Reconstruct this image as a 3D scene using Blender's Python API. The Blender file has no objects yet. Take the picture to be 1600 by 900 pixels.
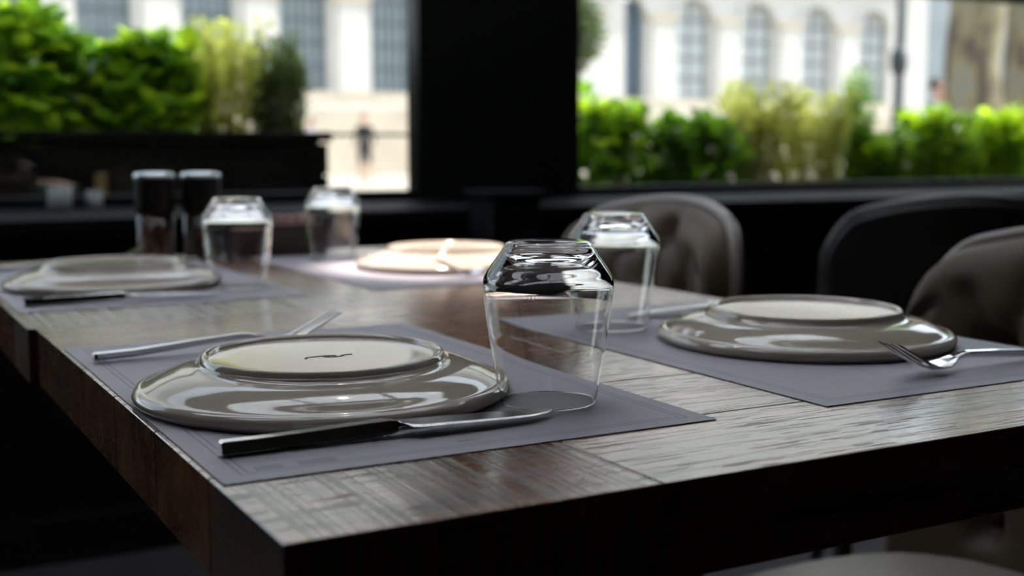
import bpy, bmesh, math, random
from mathutils import Vector, Matrix, Euler
R = math.radians
PI = math.pi
rnd = random.Random(7)
sc = bpy.context.scene
C = sc.collection

# ------------------------------------------------------------------ camera
cd = bpy.data.cameras.new('camera')
cam = bpy.data.objects.new('camera', cd); C.objects.link(cam)
cam.location = (0, 0, 0.912)
cam.rotation_euler = (R(90 - 6.575), 0, R(-28.9))
cd.sensor_width = 36; cd.lens = 43.335
cd.clip_start = 0.02; cd.clip_end = 400
cd.dof.use_dof = True; cd.dof.focus_distance = 0.755; cd.dof.aperture_fstop = 5.4
sc.camera = cam

# ------------------------------------------------------------------ sky, sun, exposure
w = bpy.data.worlds.new('sky'); sc.world = w; w.use_nodes = True
nt = w.node_tree; nt.nodes.clear()
sky = nt.nodes.new('ShaderNodeTexSky'); sky.sky_type = 'NISHITA'; sky.sun_disc = False
sky.sun_elevation = R(56); sky.sun_rotation = R(100); sky.air_density = 1.0; sky.dust_density = 2.0
bg = nt.nodes.new('ShaderNodeBackground'); bg.inputs[1].default_value = 0.30
wo = nt.nodes.new('ShaderNodeOutputWorld')
hs = nt.nodes.new('ShaderNodeHueSaturation'); hs.inputs['Saturation'].default_value = .45      # hazy, whitish city sky
nt.links.new(sky.outputs[0], hs.inputs['Color']); nt.links.new(hs.outputs[0], bg.inputs[0]); nt.links.new(bg.outputs[0], wo.inputs[0])
sl = bpy.data.lights.new('sun', 'SUN'); sl.energy = 5.0; sl.angle = R(1.0); sl.color = (1, .95, .87)
sun = bpy.data.objects.new('sun', sl); C.objects.link(sun)
sun.rotation_euler = Vector((.55, -.14, .82)).to_track_quat('Z', 'Y').to_euler()
sun.location = (10, -2, 20)
sc.view_settings.view_transform = 'Standard'; sc.view_settings.look = 'None'
sc.view_settings.gamma = 1; sc.view_settings.use_curve_mapping = False
sc.view_settings.exposure = 1.08
sc.cycles.max_bounces = 24; sc.cycles.transmission_bounces = 24; sc.cycles.glossy_bounces = 8

# ------------------------------------------------------------------ materials
def newmat(name):
    m = bpy.data.materials.new(name); m.use_nodes = True
    n = m.node_tree; n.nodes.clear()
    return m, n, n.links
def pbr(name, col, rough=.5, metal=0, spec=.5, noise=None, bump=None, coat=0, **kw):
    """noise=(scale, amount, stretch) varies the colour; bump=(scale, strength, stretch)"""
    m, n, L = newmat(name)
    o = n.nodes.new('ShaderNodeOutputMaterial'); b = n.nodes.new('ShaderNodeBsdfPrincipled')
    L.new(b.outputs[0], o.inputs[0])
    b.inputs['Base Color'].default_value = (*col, 1); b.inputs['Roughness'].default_value = rough
    b.inputs['Metallic'].default_value = metal; b.inputs['Specular IOR Level'].default_value = spec
    b.inputs['Coat Weight'].default_value = coat
    for k, v in kw.items(): b.inputs[k.replace('_', ' ')].default_value = v
    tc = n.nodes.new('ShaderNodeTexCoord')
    def nz(scale, st):
        mp = n.nodes.new('ShaderNodeMapping'); mp.inputs['Scale'].default_value = st
        L.new(tc.outputs['Object'], mp.inputs[0])
        t = n.nodes.new('ShaderNodeTexNoise'); t.inputs['Scale'].default_value = scale; t.inputs['Detail'].default_value = 5
        L.new(mp.outputs[0], t.inputs[0]); return t
    if noise:
        t = nz(noise[0], noise[2] if len(noise) > 2 else (1, 1, 1))
        r = n.nodes.new('ShaderNodeValToRGB'); a = noise[1]
        r.color_ramp.elements[0].position = .3; r.color_ramp.elements[1].position = .7
        r.color_ramp.elements[0].color = (*[max(0, c * (1 - a)) for c in col], 1)
        r.color_ramp.elements[1].color = (*[min(1, c * (1 + a)) for c in col], 1)
        L.new(t.outputs[0], r.inputs[0]); L.new(r.outputs[0], b.inputs['Base Color'])
    if bump:
        t = nz(bump[0], bump[2] if len(bump) > 2 else (1, 1, 1))
        bp = n.nodes.new('ShaderNodeBump'); bp.inputs['Strength'].default_value = bump[1]; bp.inputs['Distance'].default_value = .002
        L.new(t.outputs[0], bp.inputs['Height']); L.new(bp.outputs[0], b.inputs['Normal'])
    return m

def wood_mat(name, dark, light, along='x', saw=False, rough=.3):
    """table plank: long grain, open pores, worn saw marks, all as colour and fine relief"""
    m, n, L = newmat(name)
    N = n.nodes.new
    o = N('ShaderNodeOutputMaterial'); b = N('ShaderNodeBsdfPrincipled'); L.new(b.outputs[0], o.inputs[0])
    tc = N('ShaderNodeTexCoord'); oi = N('ShaderNodeObjectInfo')
    ad = N('ShaderNodeVectorMath'); ad.operation = 'MULTIPLY_ADD'
    L.new(oi.outputs['Random'], ad.inputs[0]); ad.inputs[1].default_value = (7, 5, 3); L.new(tc.outputs['Object'], ad.inputs[2])
    def nz(scale, st, det=6, dist=0.0, src=None):
        mp = N('ShaderNodeMapping'); mp.inputs['Scale'].default_value = st; L.new((src or ad).outputs[0], mp.inputs[0])
        t = N('ShaderNodeTexNoise'); t.inputs['Scale'].default_value = scale; t.inputs['Detail'].default_value = det
        t.inputs['Distortion'].default_value = dist; L.new(mp.outputs[0], t.inputs[0]); return t
    st = (1, 9, 9) if along == 'x' else (9, 1, 9)
    g = nz(3.2, st, 7, .6)
    rp = N('ShaderNodeValToRGB'); rp.color_ramp.elements[0].position = .33; rp.color_ramp.elements[1].position = .68
    rp.color_ramp.elements[0].color = (*dark, 1); rp.color_ramp.elements[1].color = (*light, 1)
    L.new(g.outputs[0], rp.inputs[0])
    # open pores: short dark dashes along the grain
    st2 = (9, 120, 120) if along == 'x' else (120, 9, 120)
    p = nz(3.0, st2, 3, .3)
    pr = N('ShaderNodeValToRGB'); pr.color_ramp.elements[0].position = .33; pr.color_ramp.elements[1].position = .43
    L.new(p.outputs[0], pr.inputs[0])
    # growth-ring cathedral figure
    mpw = N('ShaderNodeMapping'); mpw.inputs['Scale'].default_value = (1.0, 6, 6) if along == 'x' else (6, 1, 6); L.new(ad.outputs[0], mpw.inputs[0])
    wv = N('ShaderNodeTexWave'); wv.wave_type = 'BANDS'; wv.bands_direction = 'Y' if along == 'x' else 'X'
    wv.inputs['Scale'].default_value = 3.2; wv.inputs['Distortion'].default_value = 7.0; wv.inputs['Detail'].default_value = 3; wv.inputs['Detail Scale'].default_value = 1.4
    L.new(mpw.outputs[0], wv.inputs[0])
    wr = N('ShaderNodeValToRGB'); wr.color_ramp.elements[0].position = .0; wr.color_ramp.elements[1].position = .12
    L.new(wv.outputs[0], wr.inputs[0])
    # saw marks across the grain
    st3 = (130, 1.3, 1) if along == 'x' else (1.3, 130, 1)
    s = nz(2.2, st3, 4, .15)
    sr = N('ShaderNodeValToRGB'); sr.color_ramp.elements[0].position = .40; sr.color_ramp.elements[1].position = .60
    L.new(s.outputs[0], sr.inputs[0])
    mul = N('ShaderNodeMix'); mul.data_type = 'RGBA'; mul.blend_type = 'MULTIPLY'; mul.inputs[0].default_value = .55
    L.new(rp.outputs[0], mul.inputs[6]); L.new(pr.outputs[0], mul.inputs[7])
    mul2 = N('ShaderNodeMix'); mul2.data_type = 'RGBA'; mul2.blend_type = 'MULTIPLY'; mul2.inputs[0].default_value = .6 if saw else .15
    L.new(mul.outputs[2], mul2.inputs[6]); L.new(sr.outputs[0], mul2.inputs[7])
    L.new(mul2.outputs[2], b.inputs['Base Color'])
    # relief
    a1 = N('ShaderNodeMath'); a1.operation = 'MULTIPLY_ADD'; L.new(sr.outputs[0], a1.inputs[0]); a1.inputs[1].default_value = .9 if saw else .12; L.new(pr.outputs[0], a1.inputs[2])
    a2 = N('ShaderNodeMath'); a2.operation = 'MULTIPLY_ADD'; L.new(wr.outputs[0], a2.inputs[0]); a2.inputs[1].default_value = .1 if saw else .6; L.new(a1.outputs[0], a2.inputs[2])
    a3 = N('ShaderNodeMath'); a3.operation = 'MULTIPLY_ADD'; L.new(g.outputs[0], a3.inputs[0]); a3.inputs[1].default_value = .25; L.new(a2.outputs[0], a3.inputs[2])
    bp = N('ShaderNodeBump'); bp.inputs['Strength'].default_value = .3; bp.inputs['Distance'].default_value = .0006
    L.new(a3.outputs[0], bp.inputs['Height']); L.new(bp.outputs[0], b.inputs['Normal'])
    rr = N('ShaderNodeMapRange'); rr.inputs[3].default_value = rough + .10; rr.inputs[4].default_value = rough - .05
    L.new(pr.outputs[0], rr.inputs[0]); L.new(rr.outputs[0], b.inputs['Roughness'])
    b.inputs['Specular IOR Level'].default_value = .4
    cw = N('ShaderNodeMapRange'); cw.inputs[3].default_value = .12; cw.inputs[4].default_value = 1.0
    pm = N('ShaderNodeMath'); pm.operation = 'MULTIPLY'; L.new(pr.outputs[0], pm.inputs[0])
    wm = N('ShaderNodeMapRange'); wm.inputs[3].default_value = .85 if saw else .45; wm.inputs[4].default_value = 1.0; L.new(wr.outputs[0], wm.inputs[0]); L.new(wm.outputs[0], pm.inputs[1])
    L.new(pm.outputs[0], cw.inputs[0]); L.new(cw.outputs[0], b.inputs['Coat Weight'])
    crr = N('ShaderNodeMapRange'); crr.inputs[3].default_value = .36 if saw else .22; crr.inputs[4].default_value = .15 if saw else .17
    L.new(sr.outputs[0], crr.inputs[0]); L.new(crr.outputs[0], b.inputs['Coat Roughness'])
    bp2 = N('ShaderNodeBump'); bp2.inputs['Strength'].default_value = .12; bp2.inputs['Distance'].default_value = .0006
    L.new(a3.outputs[0], bp2.inputs['Height']); L.new(bp2.outputs[0], b.inputs['Coat Normal'])
    b.inputs['Coat IOR'].default_value = 1.6
    return m

def glass_mat(name, col=(1, 1, 1), ior=1.5, rough=0.0):
    m, n, L = newmat(name)
    o = n.nodes.new('ShaderNodeOutputMaterial'); g = n.nodes.new('ShaderNodeBsdfGlass')
    g.inputs['Color'].default_value = (*col, 1); g.inputs['IOR'].default_value = ior; g.inputs['Roughness'].default_value = rough
    L.new(g.outputs[0], o.inputs[0]); return m
def pane_mat(name, tint=(.96, .98, .97), ior=1.45):
    m, n, L = newmat(name)
    o = n.nodes.new('ShaderNodeOutputMaterial'); mx = n.nodes.new('ShaderNodeMixShader')
    lw = n.nodes.new('ShaderNodeLayerWeight'); lw.inputs[0].default_value = .5      # |facing|, the same from both sides
    pw = n.nodes.new('ShaderNodeMath'); pw.operation = 'POWER'; pw.inputs[1].default_value = 5; L.new(lw.outputs['Facing'], pw.inputs[0])
    f = n.nodes.new('ShaderNodeMath'); f.operation = 'MULTIPLY_ADD'; f.inputs[1].default_value = .94; f.inputs[2].default_value = .04; L.new(pw.outputs[0], f.inputs[0])
    t = n.nodes.new('ShaderNodeBsdfTransparent'); t.inputs[0].default_value = (*tint, 1)
    g = n.nodes.new('ShaderNodeBsdfGlossy'); g.inputs['Roughness'].default_value = .0
    L.new(f.outputs[0], mx.inputs[0]); L.new(t.outputs[0], mx.inputs[1]); L.new(g.outputs[0], mx.inputs[2]); L.new(mx.outputs[0], o.inputs[0])
    return m
def leaf_mat(name, col, trans, rough=.35, var=.35):
    m, n, L = newmat(name); N = n.nodes.new
    o = N('ShaderNodeOutputMaterial'); mx = N('ShaderNodeMixShader'); mx.inputs[0].default_value = .45
    b = N('ShaderNodeBsdfPrincipled'); b.inputs['Roughness'].default_value = rough
    t = N('ShaderNodeBsdfTranslucent')
    oi = N('ShaderNodeObjectInfo'); tc = N('ShaderNodeTexCoord')
    nz = N('ShaderNodeTexNoise'); nz.inputs['Scale'].default_value = 3.0; L.new(tc.outputs['Object'], nz.inputs[0])
    ad = N('ShaderNodeMath'); ad.operation = 'ADD'; L.new(oi.outputs['Random'], ad.inputs[0]); L.new(nz.outputs[0], ad.inputs[1])
    hl = N('ShaderNodeMapRange'); hl.inputs[1].default_value = .3; hl.inputs[2].default_value = 1.6
    hl.inputs[3].default_value = 1 - var; hl.inputs[4].default_value = 1 + var; L.new(ad.outputs[0], hl.inputs[0])
    for src, sh in ((col, b), (trans, t)):
        h = N('ShaderNodeHueSaturation'); h.inputs['Color'].default_value = (*src, 1)
        L.new(hl.outputs[0], h.inputs['Value']); L.new(h.outputs[0], sh.inputs[0])
    L.new(b.outputs[0], mx.inputs[1]); L.new(t.outputs[0], mx.inputs[2]); L.new(mx.outputs[0], o.inputs[0])
    return m
def emit_mat(name, col, s):
    m, n, L = newmat(name)
    o = n.nodes.new('ShaderNodeOutputMaterial'); e = n.nodes.new('ShaderNodeEmission')
    e.inputs[0].default_value = (*col, 1); e.inputs[1].default_value = s; L.new(e.outputs[0], o.inputs[0]); return m
def opal_mat(name, col):
    m, n, L = newmat(name)
    o = n.nodes.new('ShaderNodeOutputMaterial'); t = n.nodes.new('ShaderNodeBsdfTranslucent'); t.inputs[0].default_value = (*col, 1)
    L.new(t.outputs[0], o.inputs[0]); return m

def mat_paper():
    """grey paper place mat with a printed double border line and small illegible print"""
    m, n, L = newmat('placemat_paper'); N = n.nodes.new
    o = N('ShaderNodeOutputMaterial'); b = N('ShaderNodeBsdfPrincipled'); L.new(b.outputs[0], o.inputs[0])
    b.inputs['Roughness'].default_value = .55
    tc = N('ShaderNodeTexCoord'); sp = N('ShaderNodeSeparateXYZ'); L.new(tc.outputs['Object'], sp.inputs[0])
    def mth(op, a, c=None, v=None):
        x = N('ShaderNodeMath'); x.operation = op; L.new(a, x.inputs[0])
        if c is not None: L.new(c, x.inputs[1])
        if v is not None: x.inputs[1].default_value = v
        return x.outputs[0]
    ax = mth('ABSOLUTE', sp.outputs[0]); ay = mth('ABSOLUTE', sp.outputs[1])
    dx = mth('MULTIPLY_ADD', ax, v=-1.0); dx.node.inputs[2].default_value = MW / 2
    dy = mth('MULTIPLY_ADD', ay, v=-1.0); dy.node.inputs[2].default_value = ML / 2
    d = mth('MINIMUM', dx, dy)
    lines = None
    for c0 in (.0125, .0165):
        q = mth('ABSOLUTE', mth('SUBTRACT', d, v=c0)); l = mth('LESS_THAN', q, v=.00045)
        lines = l if lines is None else mth('MAXIMUM', lines, l)
    # a few small printed blocks beside the knife end
    for (x0, x1, y0, y1) in ((-.104, -.083, -.213, -.203), (-.127, -.112, -.212, -.204), (-.012, -.001, -.207, -.203)):
        bx_ = mth('MULTIPLY', mth('GREATER_THAN', sp.outputs[0], v=x0), mth('LESS_THAN', sp.outputs[0], v=x1))
        by_ = mth('MULTIPLY', mth('GREATER_THAN', sp.outputs[1], v=y0), mth('LESS_THAN', sp.outputs[1], v=y1))
        q = mth('MULTIPLY', mth('MULTIPLY', bx_, by_), v=.55)
        lines = mth('MAXIMUM', lines, q)
    mx = N('ShaderNodeMix'); mx.data_type = 'RGBA'
    nz = N('ShaderNodeTexNoise'); nz.inputs['Scale'].default_value = 400; L.new(tc.outputs['Object'], nz.inputs[0])
    cr = N('ShaderNodeValToRGB'); cr.color_ramp.elements[0].color = (.26, .248, .285, 1); cr.color_ramp.elements[1].color = (.305, .29, .33, 1)
    L.new(nz.outputs[0], cr.inputs[0])
    L.new(cr.outputs[0], mx.inputs[6]); mx.inputs[7].default_value = (.10, .095, .11, 1)
    L.new(lines, mx.inputs[0]); L.new(mx.outputs[2], b.inputs['Base Color'])
    return m
MW, ML = .297, .458

M = {}
M['wood'] = wood_mat('table_oak', (.070, .027, .010), (.30, .118, .042))
M['wood_saw'] = wood_mat('table_oak_saw_marked', (.070, .026, .009), (.29, .112, .040), saw=True)
M['paper'] = mat_paper()
M['plate'] = pbr('glazed_grey_stoneware', (.40, .35, .29), rough=.07, spec=.75, noise=(14, .05))
M['mark'] = pbr('embossed_mark', (.38, .335, .28), rough=.12)
M['steel'] = pbr('polished_steel', (.62, .62, .63), rough=.10, metal=1)
M['blade'] = pbr('knife_blade_steel', (.50, .50, .51), rough=.16, metal=1, bump=(900, .15))
M['glass'] = glass_mat('tumbler_glass', (1, 1, 1))
M['etched'] = pbr('etched_glass_mark', (.7, .7, .7), rough=.6)
M['pane'] = pane_mat('window_glass')
M['black'] = pbr('black_painted_wood', (.003, .003, .0035), rough=.45, spec=.25, bump=(40, .15))
M['blackmetal'] = pbr('black_powder_coat', (.006, .006, .007), rough=.4)
M['ledge'] = pbr('dark_varnished_ledge', (.004, .004, .005), rough=.55, spec=.06)
M['floor'] = pbr('dark_plank_floor', (.03, .028, .03), rough=.4, noise=(6, .3, (1, 8, 1)))
M['ceiling'] = pbr('red_brown_ceiling_board', (.10, .032, .024), rough=.5, noise=(3, .3, (1, 8, 1)))
M['inwall'] = pbr('dark_plaster', (.012, .011, .011), rough=.7)
M['leather'] = pbr('olive_brown_leather', (.075, .053, .032), rough=.5, spec=.3, noise=(9, .2), bump=(160, .25))
M['piping'] = pbr('leather_piping', (.20, .18, .16), rough=.25)
M['seat'] = pbr('sheen_paled_leather_seat', (.26, .23, .20), rough=.4, bump=(160, .2))  # window sheen on the brown seat leather put into a paler colour
M['shadeleather'] = pbr('shade_darkened_leather', (.012, .010, .009), rough=.4, bump=(160, .2))  # same chair leather, with the shade on its back put into the colour
M['shadepiping'] = pbr('shade_darkened_piping', (.05, .045, .042), rough=.3)  # piping of the shaded chair, darkened in its colour too
M['legwood'] = pbr('ebonised_leg_wood', (.010, .008, .007), rough=.35)
M['acrylic'] = glass_mat('grinder_acrylic', (.9, .92, .93), ior=1.35)
M['blackplastic'] = pbr('black_grinder_plastic', (.005, .005, .005), rough=.5, spec=.2)
M['salt'] = pbr('pale_pink_salt', (.55, .46, .46), rough=.8, bump=(400, .6))
M['pepper'] = pbr('peppercorn', (.02, .015, .012), rough=.7, bump=(300, .8))
M['cap'] = pbr('brushed_steel_cap', (.6, .65, .68), rough=.3, metal=1)
M['caddy'] = pbr('dark_caddy_wood', (.018, .012, .009), rough=.5)
M['sachet'] = pbr('pale_pink_sachet_paper', (.55, .36, .34), rough=.6)
M['votive'] = pbr('grey_frosted_glass', (.22, .24, .24), rough=.45)
M['wax'] = pbr('candle_wax', (.6, .57, .5), rough=.5)
M['planter'] = pbr('dark_stained_planter_board', (.009, .0065, .0045), rough=.7, spec=.2, noise=(4, .4, (1, 1, 12)))
M['batten'] = pbr('amber_light_batten', (.30, .20, .08), rough=.6)  # amber patch of light on the planter put into a batten's colour
M['soil'] = pbr('potting_soil', (.03, .022, .015), rough=.95, bump=(60, .8))
M['stem'] = pbr('woody_stem', (.10, .075, .045), rough=.7)
M['leaf_bright'] = leaf_mat('bright_green_leaf', (.24, .42, .03), (.56, .80, .03), rough=.24)
M['leaf_deep'] = leaf_mat('deep_green_leaf', (.085, .20, .045), (.24, .46, .03), rough=.24)
M['leaf_yellow'] = leaf_mat('yellow_green_leaf', (.42, .46, .12), (.68, .74, .15))
M['leaf_straw'] = leaf_mat('straw_coloured_stem', (.38, .27, .09), (.45, .32, .09))
M['leaf_dark'] = leaf_mat('dark_olive_leaf', (.05, .075, .03), (.09, .14, .03))
M['stone'] = pbr('pale_limestone', (.50, .49, .465), rough=.8, noise=(.6, .08), bump=(3, .2))
M['stone_warm'] = pbr('warm_limestone', (.42, .37, .30), rough=.85, noise=(.7, .12))
M['stone_grey'] = pbr('grey_stone_wing', (.20, .23, .25), rough=.8, noise=(.5, .15))
M['pane_dark'] = pbr('blue_grey_window_pane', (.18, .22, .245), rough=.15)
M['pane_pale'] = pbr('window_pane_pale_reflection', (.42, .45, .46), rough=.35)  # haze and reflection on the glass put into a pale colour, no blind
M['door_blue'] = pbr('dark_blue_door_paint', (.045, .075, .105), rough=.4)
M['grille'] = pbr('iron_grille', (.06, .075, .085), rough=.5)
M['paving'] = pbr('sunlit_paving', (.30, .275, .235), rough=.9, noise=(.8, .1))
M['bark'] = None
M['post'] = pbr('dark_lamp_post_paint', (.012, .022, .028), rough=.4)
M['skin'] = pbr('skin', (.55, .32, .24), rough=.55)
M['hair'] = pbr('dark_hair', (.02, .015, .012), rough=.6)
M['cloth_black'] = pbr('black_clothing', (.012, .013, .015), rough=.8)
M['cloth_blue'] = pbr('blue_clothing', (.06, .22, .50), rough=.8)
M['cloth_orange'] = pbr('coral_clothing', (.75, .32, .2), rough=.8)
M['cloth_grey'] = pbr('charcoal_clothing', (.05, .055, .06), rough=.8)
M['opal'] = opal_mat('opal_skylight_glazing', (.75, .78, .8))
M['lamp'] = emit_mat('lamp_lens_glow', (1, .80, .60), 60)

def bark_mat():
    m, n, L = newmat('mottled_plane_bark'); N = n.nodes.new
    o = N('ShaderNodeOutputMaterial'); b = N('ShaderNodeBsdfPrincipled'); L.new(b.outputs[0], o.inputs[0])
    tc = N('ShaderNodeTexCoord'); mp = N('ShaderNodeMapping'); mp.inputs['Scale'].default_value = (1, 1, .45); L.new(tc.outputs['Object'], mp.inputs[0])
    t = N('ShaderNodeTexNoise'); t.inputs['Scale'].default_value = 5; t.inputs['Detail'].default_value = 2; L.new(mp.outputs[0], t.inputs[0])
    r = N('ShaderNodeValToRGB'); e = r.color_ramp.elements; r.color_ramp.interpolation = 'B_SPLINE'
    e[0].position = .34; e[0].color = (.06, .045, .03, 1); e[1].position = .66; e[1].color = (.17, .165, .14, 1)
    k = e.new(.45); k.color = (.13, .105, .07, 1); k = e.new(.55); k.color = (.23, .19, .09, 1)
    L.new(t.outputs[0], r.inputs[0]); L.new(r.outputs[0], b.inputs[0]); b.inputs['Roughness'].default_value = .85
    return m
M['bark'] = bark_mat()

# ------------------------------------------------------------------ helpers
def link(name, me, parent=None):
    o = bpy.data.objects.new(name, me); C.objects.link(o)
    if parent: o.parent = parent
    return o
def fin(bm, name, mat, parent=None, smooth=False, loc=None, rot=None):
    bmesh.ops.recalc_face_normals(bm, faces=bm.faces)
    me = bpy.data.meshes.new(name); bm.to_mesh(me); bm.free()
    if smooth:
        for p in me.polygons: p.use_smooth = True
    me.materials.append(mat)
    o = link(name, me, parent)
    if loc is not None: o.location = loc
    if rot is not None: o.rotation_euler = rot
    return o
def tag(o, label, cat, group=None):
    o['label'] = label; o['category'] = cat
    if group: o['group'] = group
    return o
def thing(name, label, cat, loc=(0, 0, 0), rz=0, group=None):
    o = link(name, None); o.location = loc; o.rotation_euler = (0, 0, rz)
    return tag(o, label, cat, group)
def struct(o): o['kind'] = 'structure'; return o
def box(bm, x0, x1, y0, y1, z0, z1):
    v = [bm.verts.new((x, y, z)) for x in (x0, x1) for y in (y0, y1) for z in (z0, z1)]
    for f in ((0, 1, 3, 2), (4, 6, 7, 5), (0, 4, 5, 1), (2, 3, 7, 6), (0, 2, 6, 4), (1, 5, 7, 3)): bm.faces.new([v[i] for i in f])
    return v
def boxobj(name, x0, x1, y0, y1, z0, z1, mat, parent=None, bevel=0, seg=2):
    """mesh box whose origin is the middle of its base"""
    cx, cy = (x0 + x1) / 2, (y0 + y1) / 2
    bm = bmesh.new(); box(bm, x0 - cx, x1 - cx, y0 - cy, y1 - cy, 0, z1 - z0)
    if bevel: bmesh.ops.bevel(bm, geom=bm.edges[:], offset=bevel, segments=seg, affect='EDGES', profile=.5)
    return fin(bm, name, mat, parent, loc=(cx, cy, z0))
def lathe(bm, prof, n=64, closed=True):
    """prof: list of (r, z); r=0 gives a pole"""
    rings = []
    for r, z in prof:
        if r < 1e-6: rings.append([bm.verts.new((0, 0, z))])
        else: rings.append([bm.verts.new((r * math.cos(2 * PI * i / n), r * math.sin(2 * PI * i / n), z)) for i in range(n)])
    pairs = list(zip(rings, rings[1:]))
    if closed and len(rings[0]) > 1 and len(rings[-1]) > 1: pairs.append((rings[-1], rings[0]))
    for a, b in pairs:
        for i in range(n):
            j = (i + 1) % n
            if len(a) == 1 and len(b) == 1: continue
            if len(a) == 1: bm.faces.new((a[0], b[i], b[j]))
            elif len(b) == 1: bm.faces.new((a[i], a[j], b[0]))
            else: bm.faces.new((a[i], a[j], b[j], b[i]))
def spline(pts, n=8):
    """Catmull-Rom through pts"""
    P = [Vector(p) for p in pts]; P = [P[0] * 2 - P[1]] + P + [P[-1] * 2 - P[-2]]
    out = []
    for i in range(1, len(P) - 2):
        for k in range(n):
            t = k / n; a, b, c, d = P[i - 1:i + 3]
            out.append(.5 * ((2 * b) + (c - a) * t + (2 * a - 5 * b + 4 * c - d) * t * t + (3 * b - a - 3 * c + d) * t ** 3))
    out.append(P[-2]); return out
def tube(bm, pts, rad, n=8, cap=True):
    pts = [Vector(p) for p in pts]; rings = []
    up = Vector((0, 0, 1))
    for i, p in enumerate(pts):
        t = (pts[min(i + 1, len(pts) - 1)] - pts[max(i - 1, 0)]).normalized()
        if i == 0:
            a = t.cross(up)
            if a.length < 1e-2: a = t.cross(Vector((1, 0, 0)))
        else: a = a - t * a.dot(t)                       # carry the frame along so the tube never twists
        a.normalize(); b = a.cross(t).normalized()
        r = rad[i] if isinstance(rad, (list, tuple)) else rad
        rings.append([bm.verts.new(p + (a * math.cos(2 * PI * k / n) + b * math.sin(2 * PI * k / n)) * r) for k in range(n)])
    for a, b in zip(rings, rings[1:]):
        for k in range(n): bm.faces.new((a[k], a[(k + 1) % n], b[(k + 1) % n], b[k]))
    if cap: bm.faces.new(rings[0][::-1]); bm.faces.new(rings[-1])
def loft(bm, secs, cap=True):
    """secs: list of equally long closed vertex loops"""
    rings = [[bm.verts.new(v) for v in s] for s in secs]; n = len(rings[0])
    for a, b in zip(rings, rings[1:]):
        for k in range(n): bm.faces.new((a[k], a[(k + 1) % n], b[(k + 1) % n], b[k]))
    if cap: bm.faces.new(rings[0][::-1]); bm.faces.new(rings[-1])
def dup(root, label=None, loc=None, rz=None):
    r = root.copy(); C.objects.link(r)
    if label: r['label'] = label
    if loc is not None: r.location = loc
    if rz is not None: r.rotation_euler = (0, 0, rz)
    for ch in list(root.children):
        c = ch.copy(); C.objects.link(c); c.parent = r
        for g in list(ch.children):
            d = g.copy(); C.objects.link(d); d.parent = c
    return r

# ------------------------------------------------------------------ the room
TZ = .75                      # table height
WY = 3.2                      # inner face of the window wall
XL, XR, YB, CZ = -2.6, 5.6, -3.0, 3.1
PX0, PX1 = 1.466, 1.985       # pillar between the two windows
SILL = .787; WTOP = 2.75
struct(boxobj('floor', XL, XR, YB, WY + .3, -.06, 0, M['floor']))
struct(boxobj('wall_front', XL, XR, WY, WY + .22, 0, SILL - .03, M['black']))
hd = struct(boxobj('trim_1', XL, XR, WY, WY + .22, WTOP, CZ, M['black']))
struct(boxobj('trim_2', PX0, PX1, WY, WY + .06, SILL - .03, WTOP, M['black'], bevel=.004))
struct(boxobj('trim_3', XR - .3, XR, WY, WY + .2, SILL - .03, WTOP, M['black']))
struct(boxobj('trim_4', XL, XL + .3, WY, WY + .2, SILL - .03, WTOP, M['black']))
# deep ledge under the windows and the panelling below it
struct(boxobj('trim_5', XL, XR, 2.72, WY - .001, SILL - .065, SILL - .028, M['ledge'], bevel=.004))
struct(boxobj('trim_6', XL, XR, 2.80, WY - .001, 0, SILL - .065, M['black']))
struct(boxobj('baseboard_front', XL, XR, 2.775, 2.80, 0, .10, M['black']))
struct(boxobj('trim_7', 1.6, XR, 2.775, 2.80, .575, .60, M['ledge']))
def window(name, x0, x1, transom=None):
    o = struct(link(name, None)); o.location = ((x0 + x1) / 2, WY + .05, SILL - .03)
    def p(nm, a, b, y0, y1, c, d, mt, bev=.003):
        q = boxobj(nm, a, b, y0, y1, c, d, mt, None, bev); q.parent = o; q.location = Vector(q.location) - o.location; return q
    fw = .028
    p('window_frame', x0, x1, WY + .02, WY + .075, SILL - .03, SILL, M['black'])
    p('window_frame', x0, x1, WY + .02, WY + .075, WTOP - .05, WTOP, M['black'])
    p('window_frame', x0, x0 + fw, WY + .02, WY + .075, SILL, WTOP - .05, M['black'])
    p('window_frame', x1 - .002, x1 + .0, WY + .02, WY + .075, SILL, WTOP - .05, M['black'], 0)
    p('transom_bar', x0 + fw, x1 - .002, WY + .02, WY + .07, 1.445, 1.49, M['black'])
    p('pane', x0 + fw, x1 - .002, WY + .045, WY + .049, SILL, 1.445, M['pane'], 0)
    p('pane', x0 + fw, x1 - .002, WY + .045, WY + .049, 1.49, WTOP - .05, M['pane'], 0)
window('window_1', XL + .3, PX0)
window('window_2', PX1, XR - .3)
# other walls
struct(boxobj('wall_back', XL, XR, YB - .15, YB, 0, CZ, M['inwall']))
struct(boxobj('wall_left', XL - .15, XL, YB, WY + .2, 0, CZ, M['inwall']))
struct(boxobj('wall_right', XR, XR + .15, YB, WY + .2, 0, CZ, M['inwall']))
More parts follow.
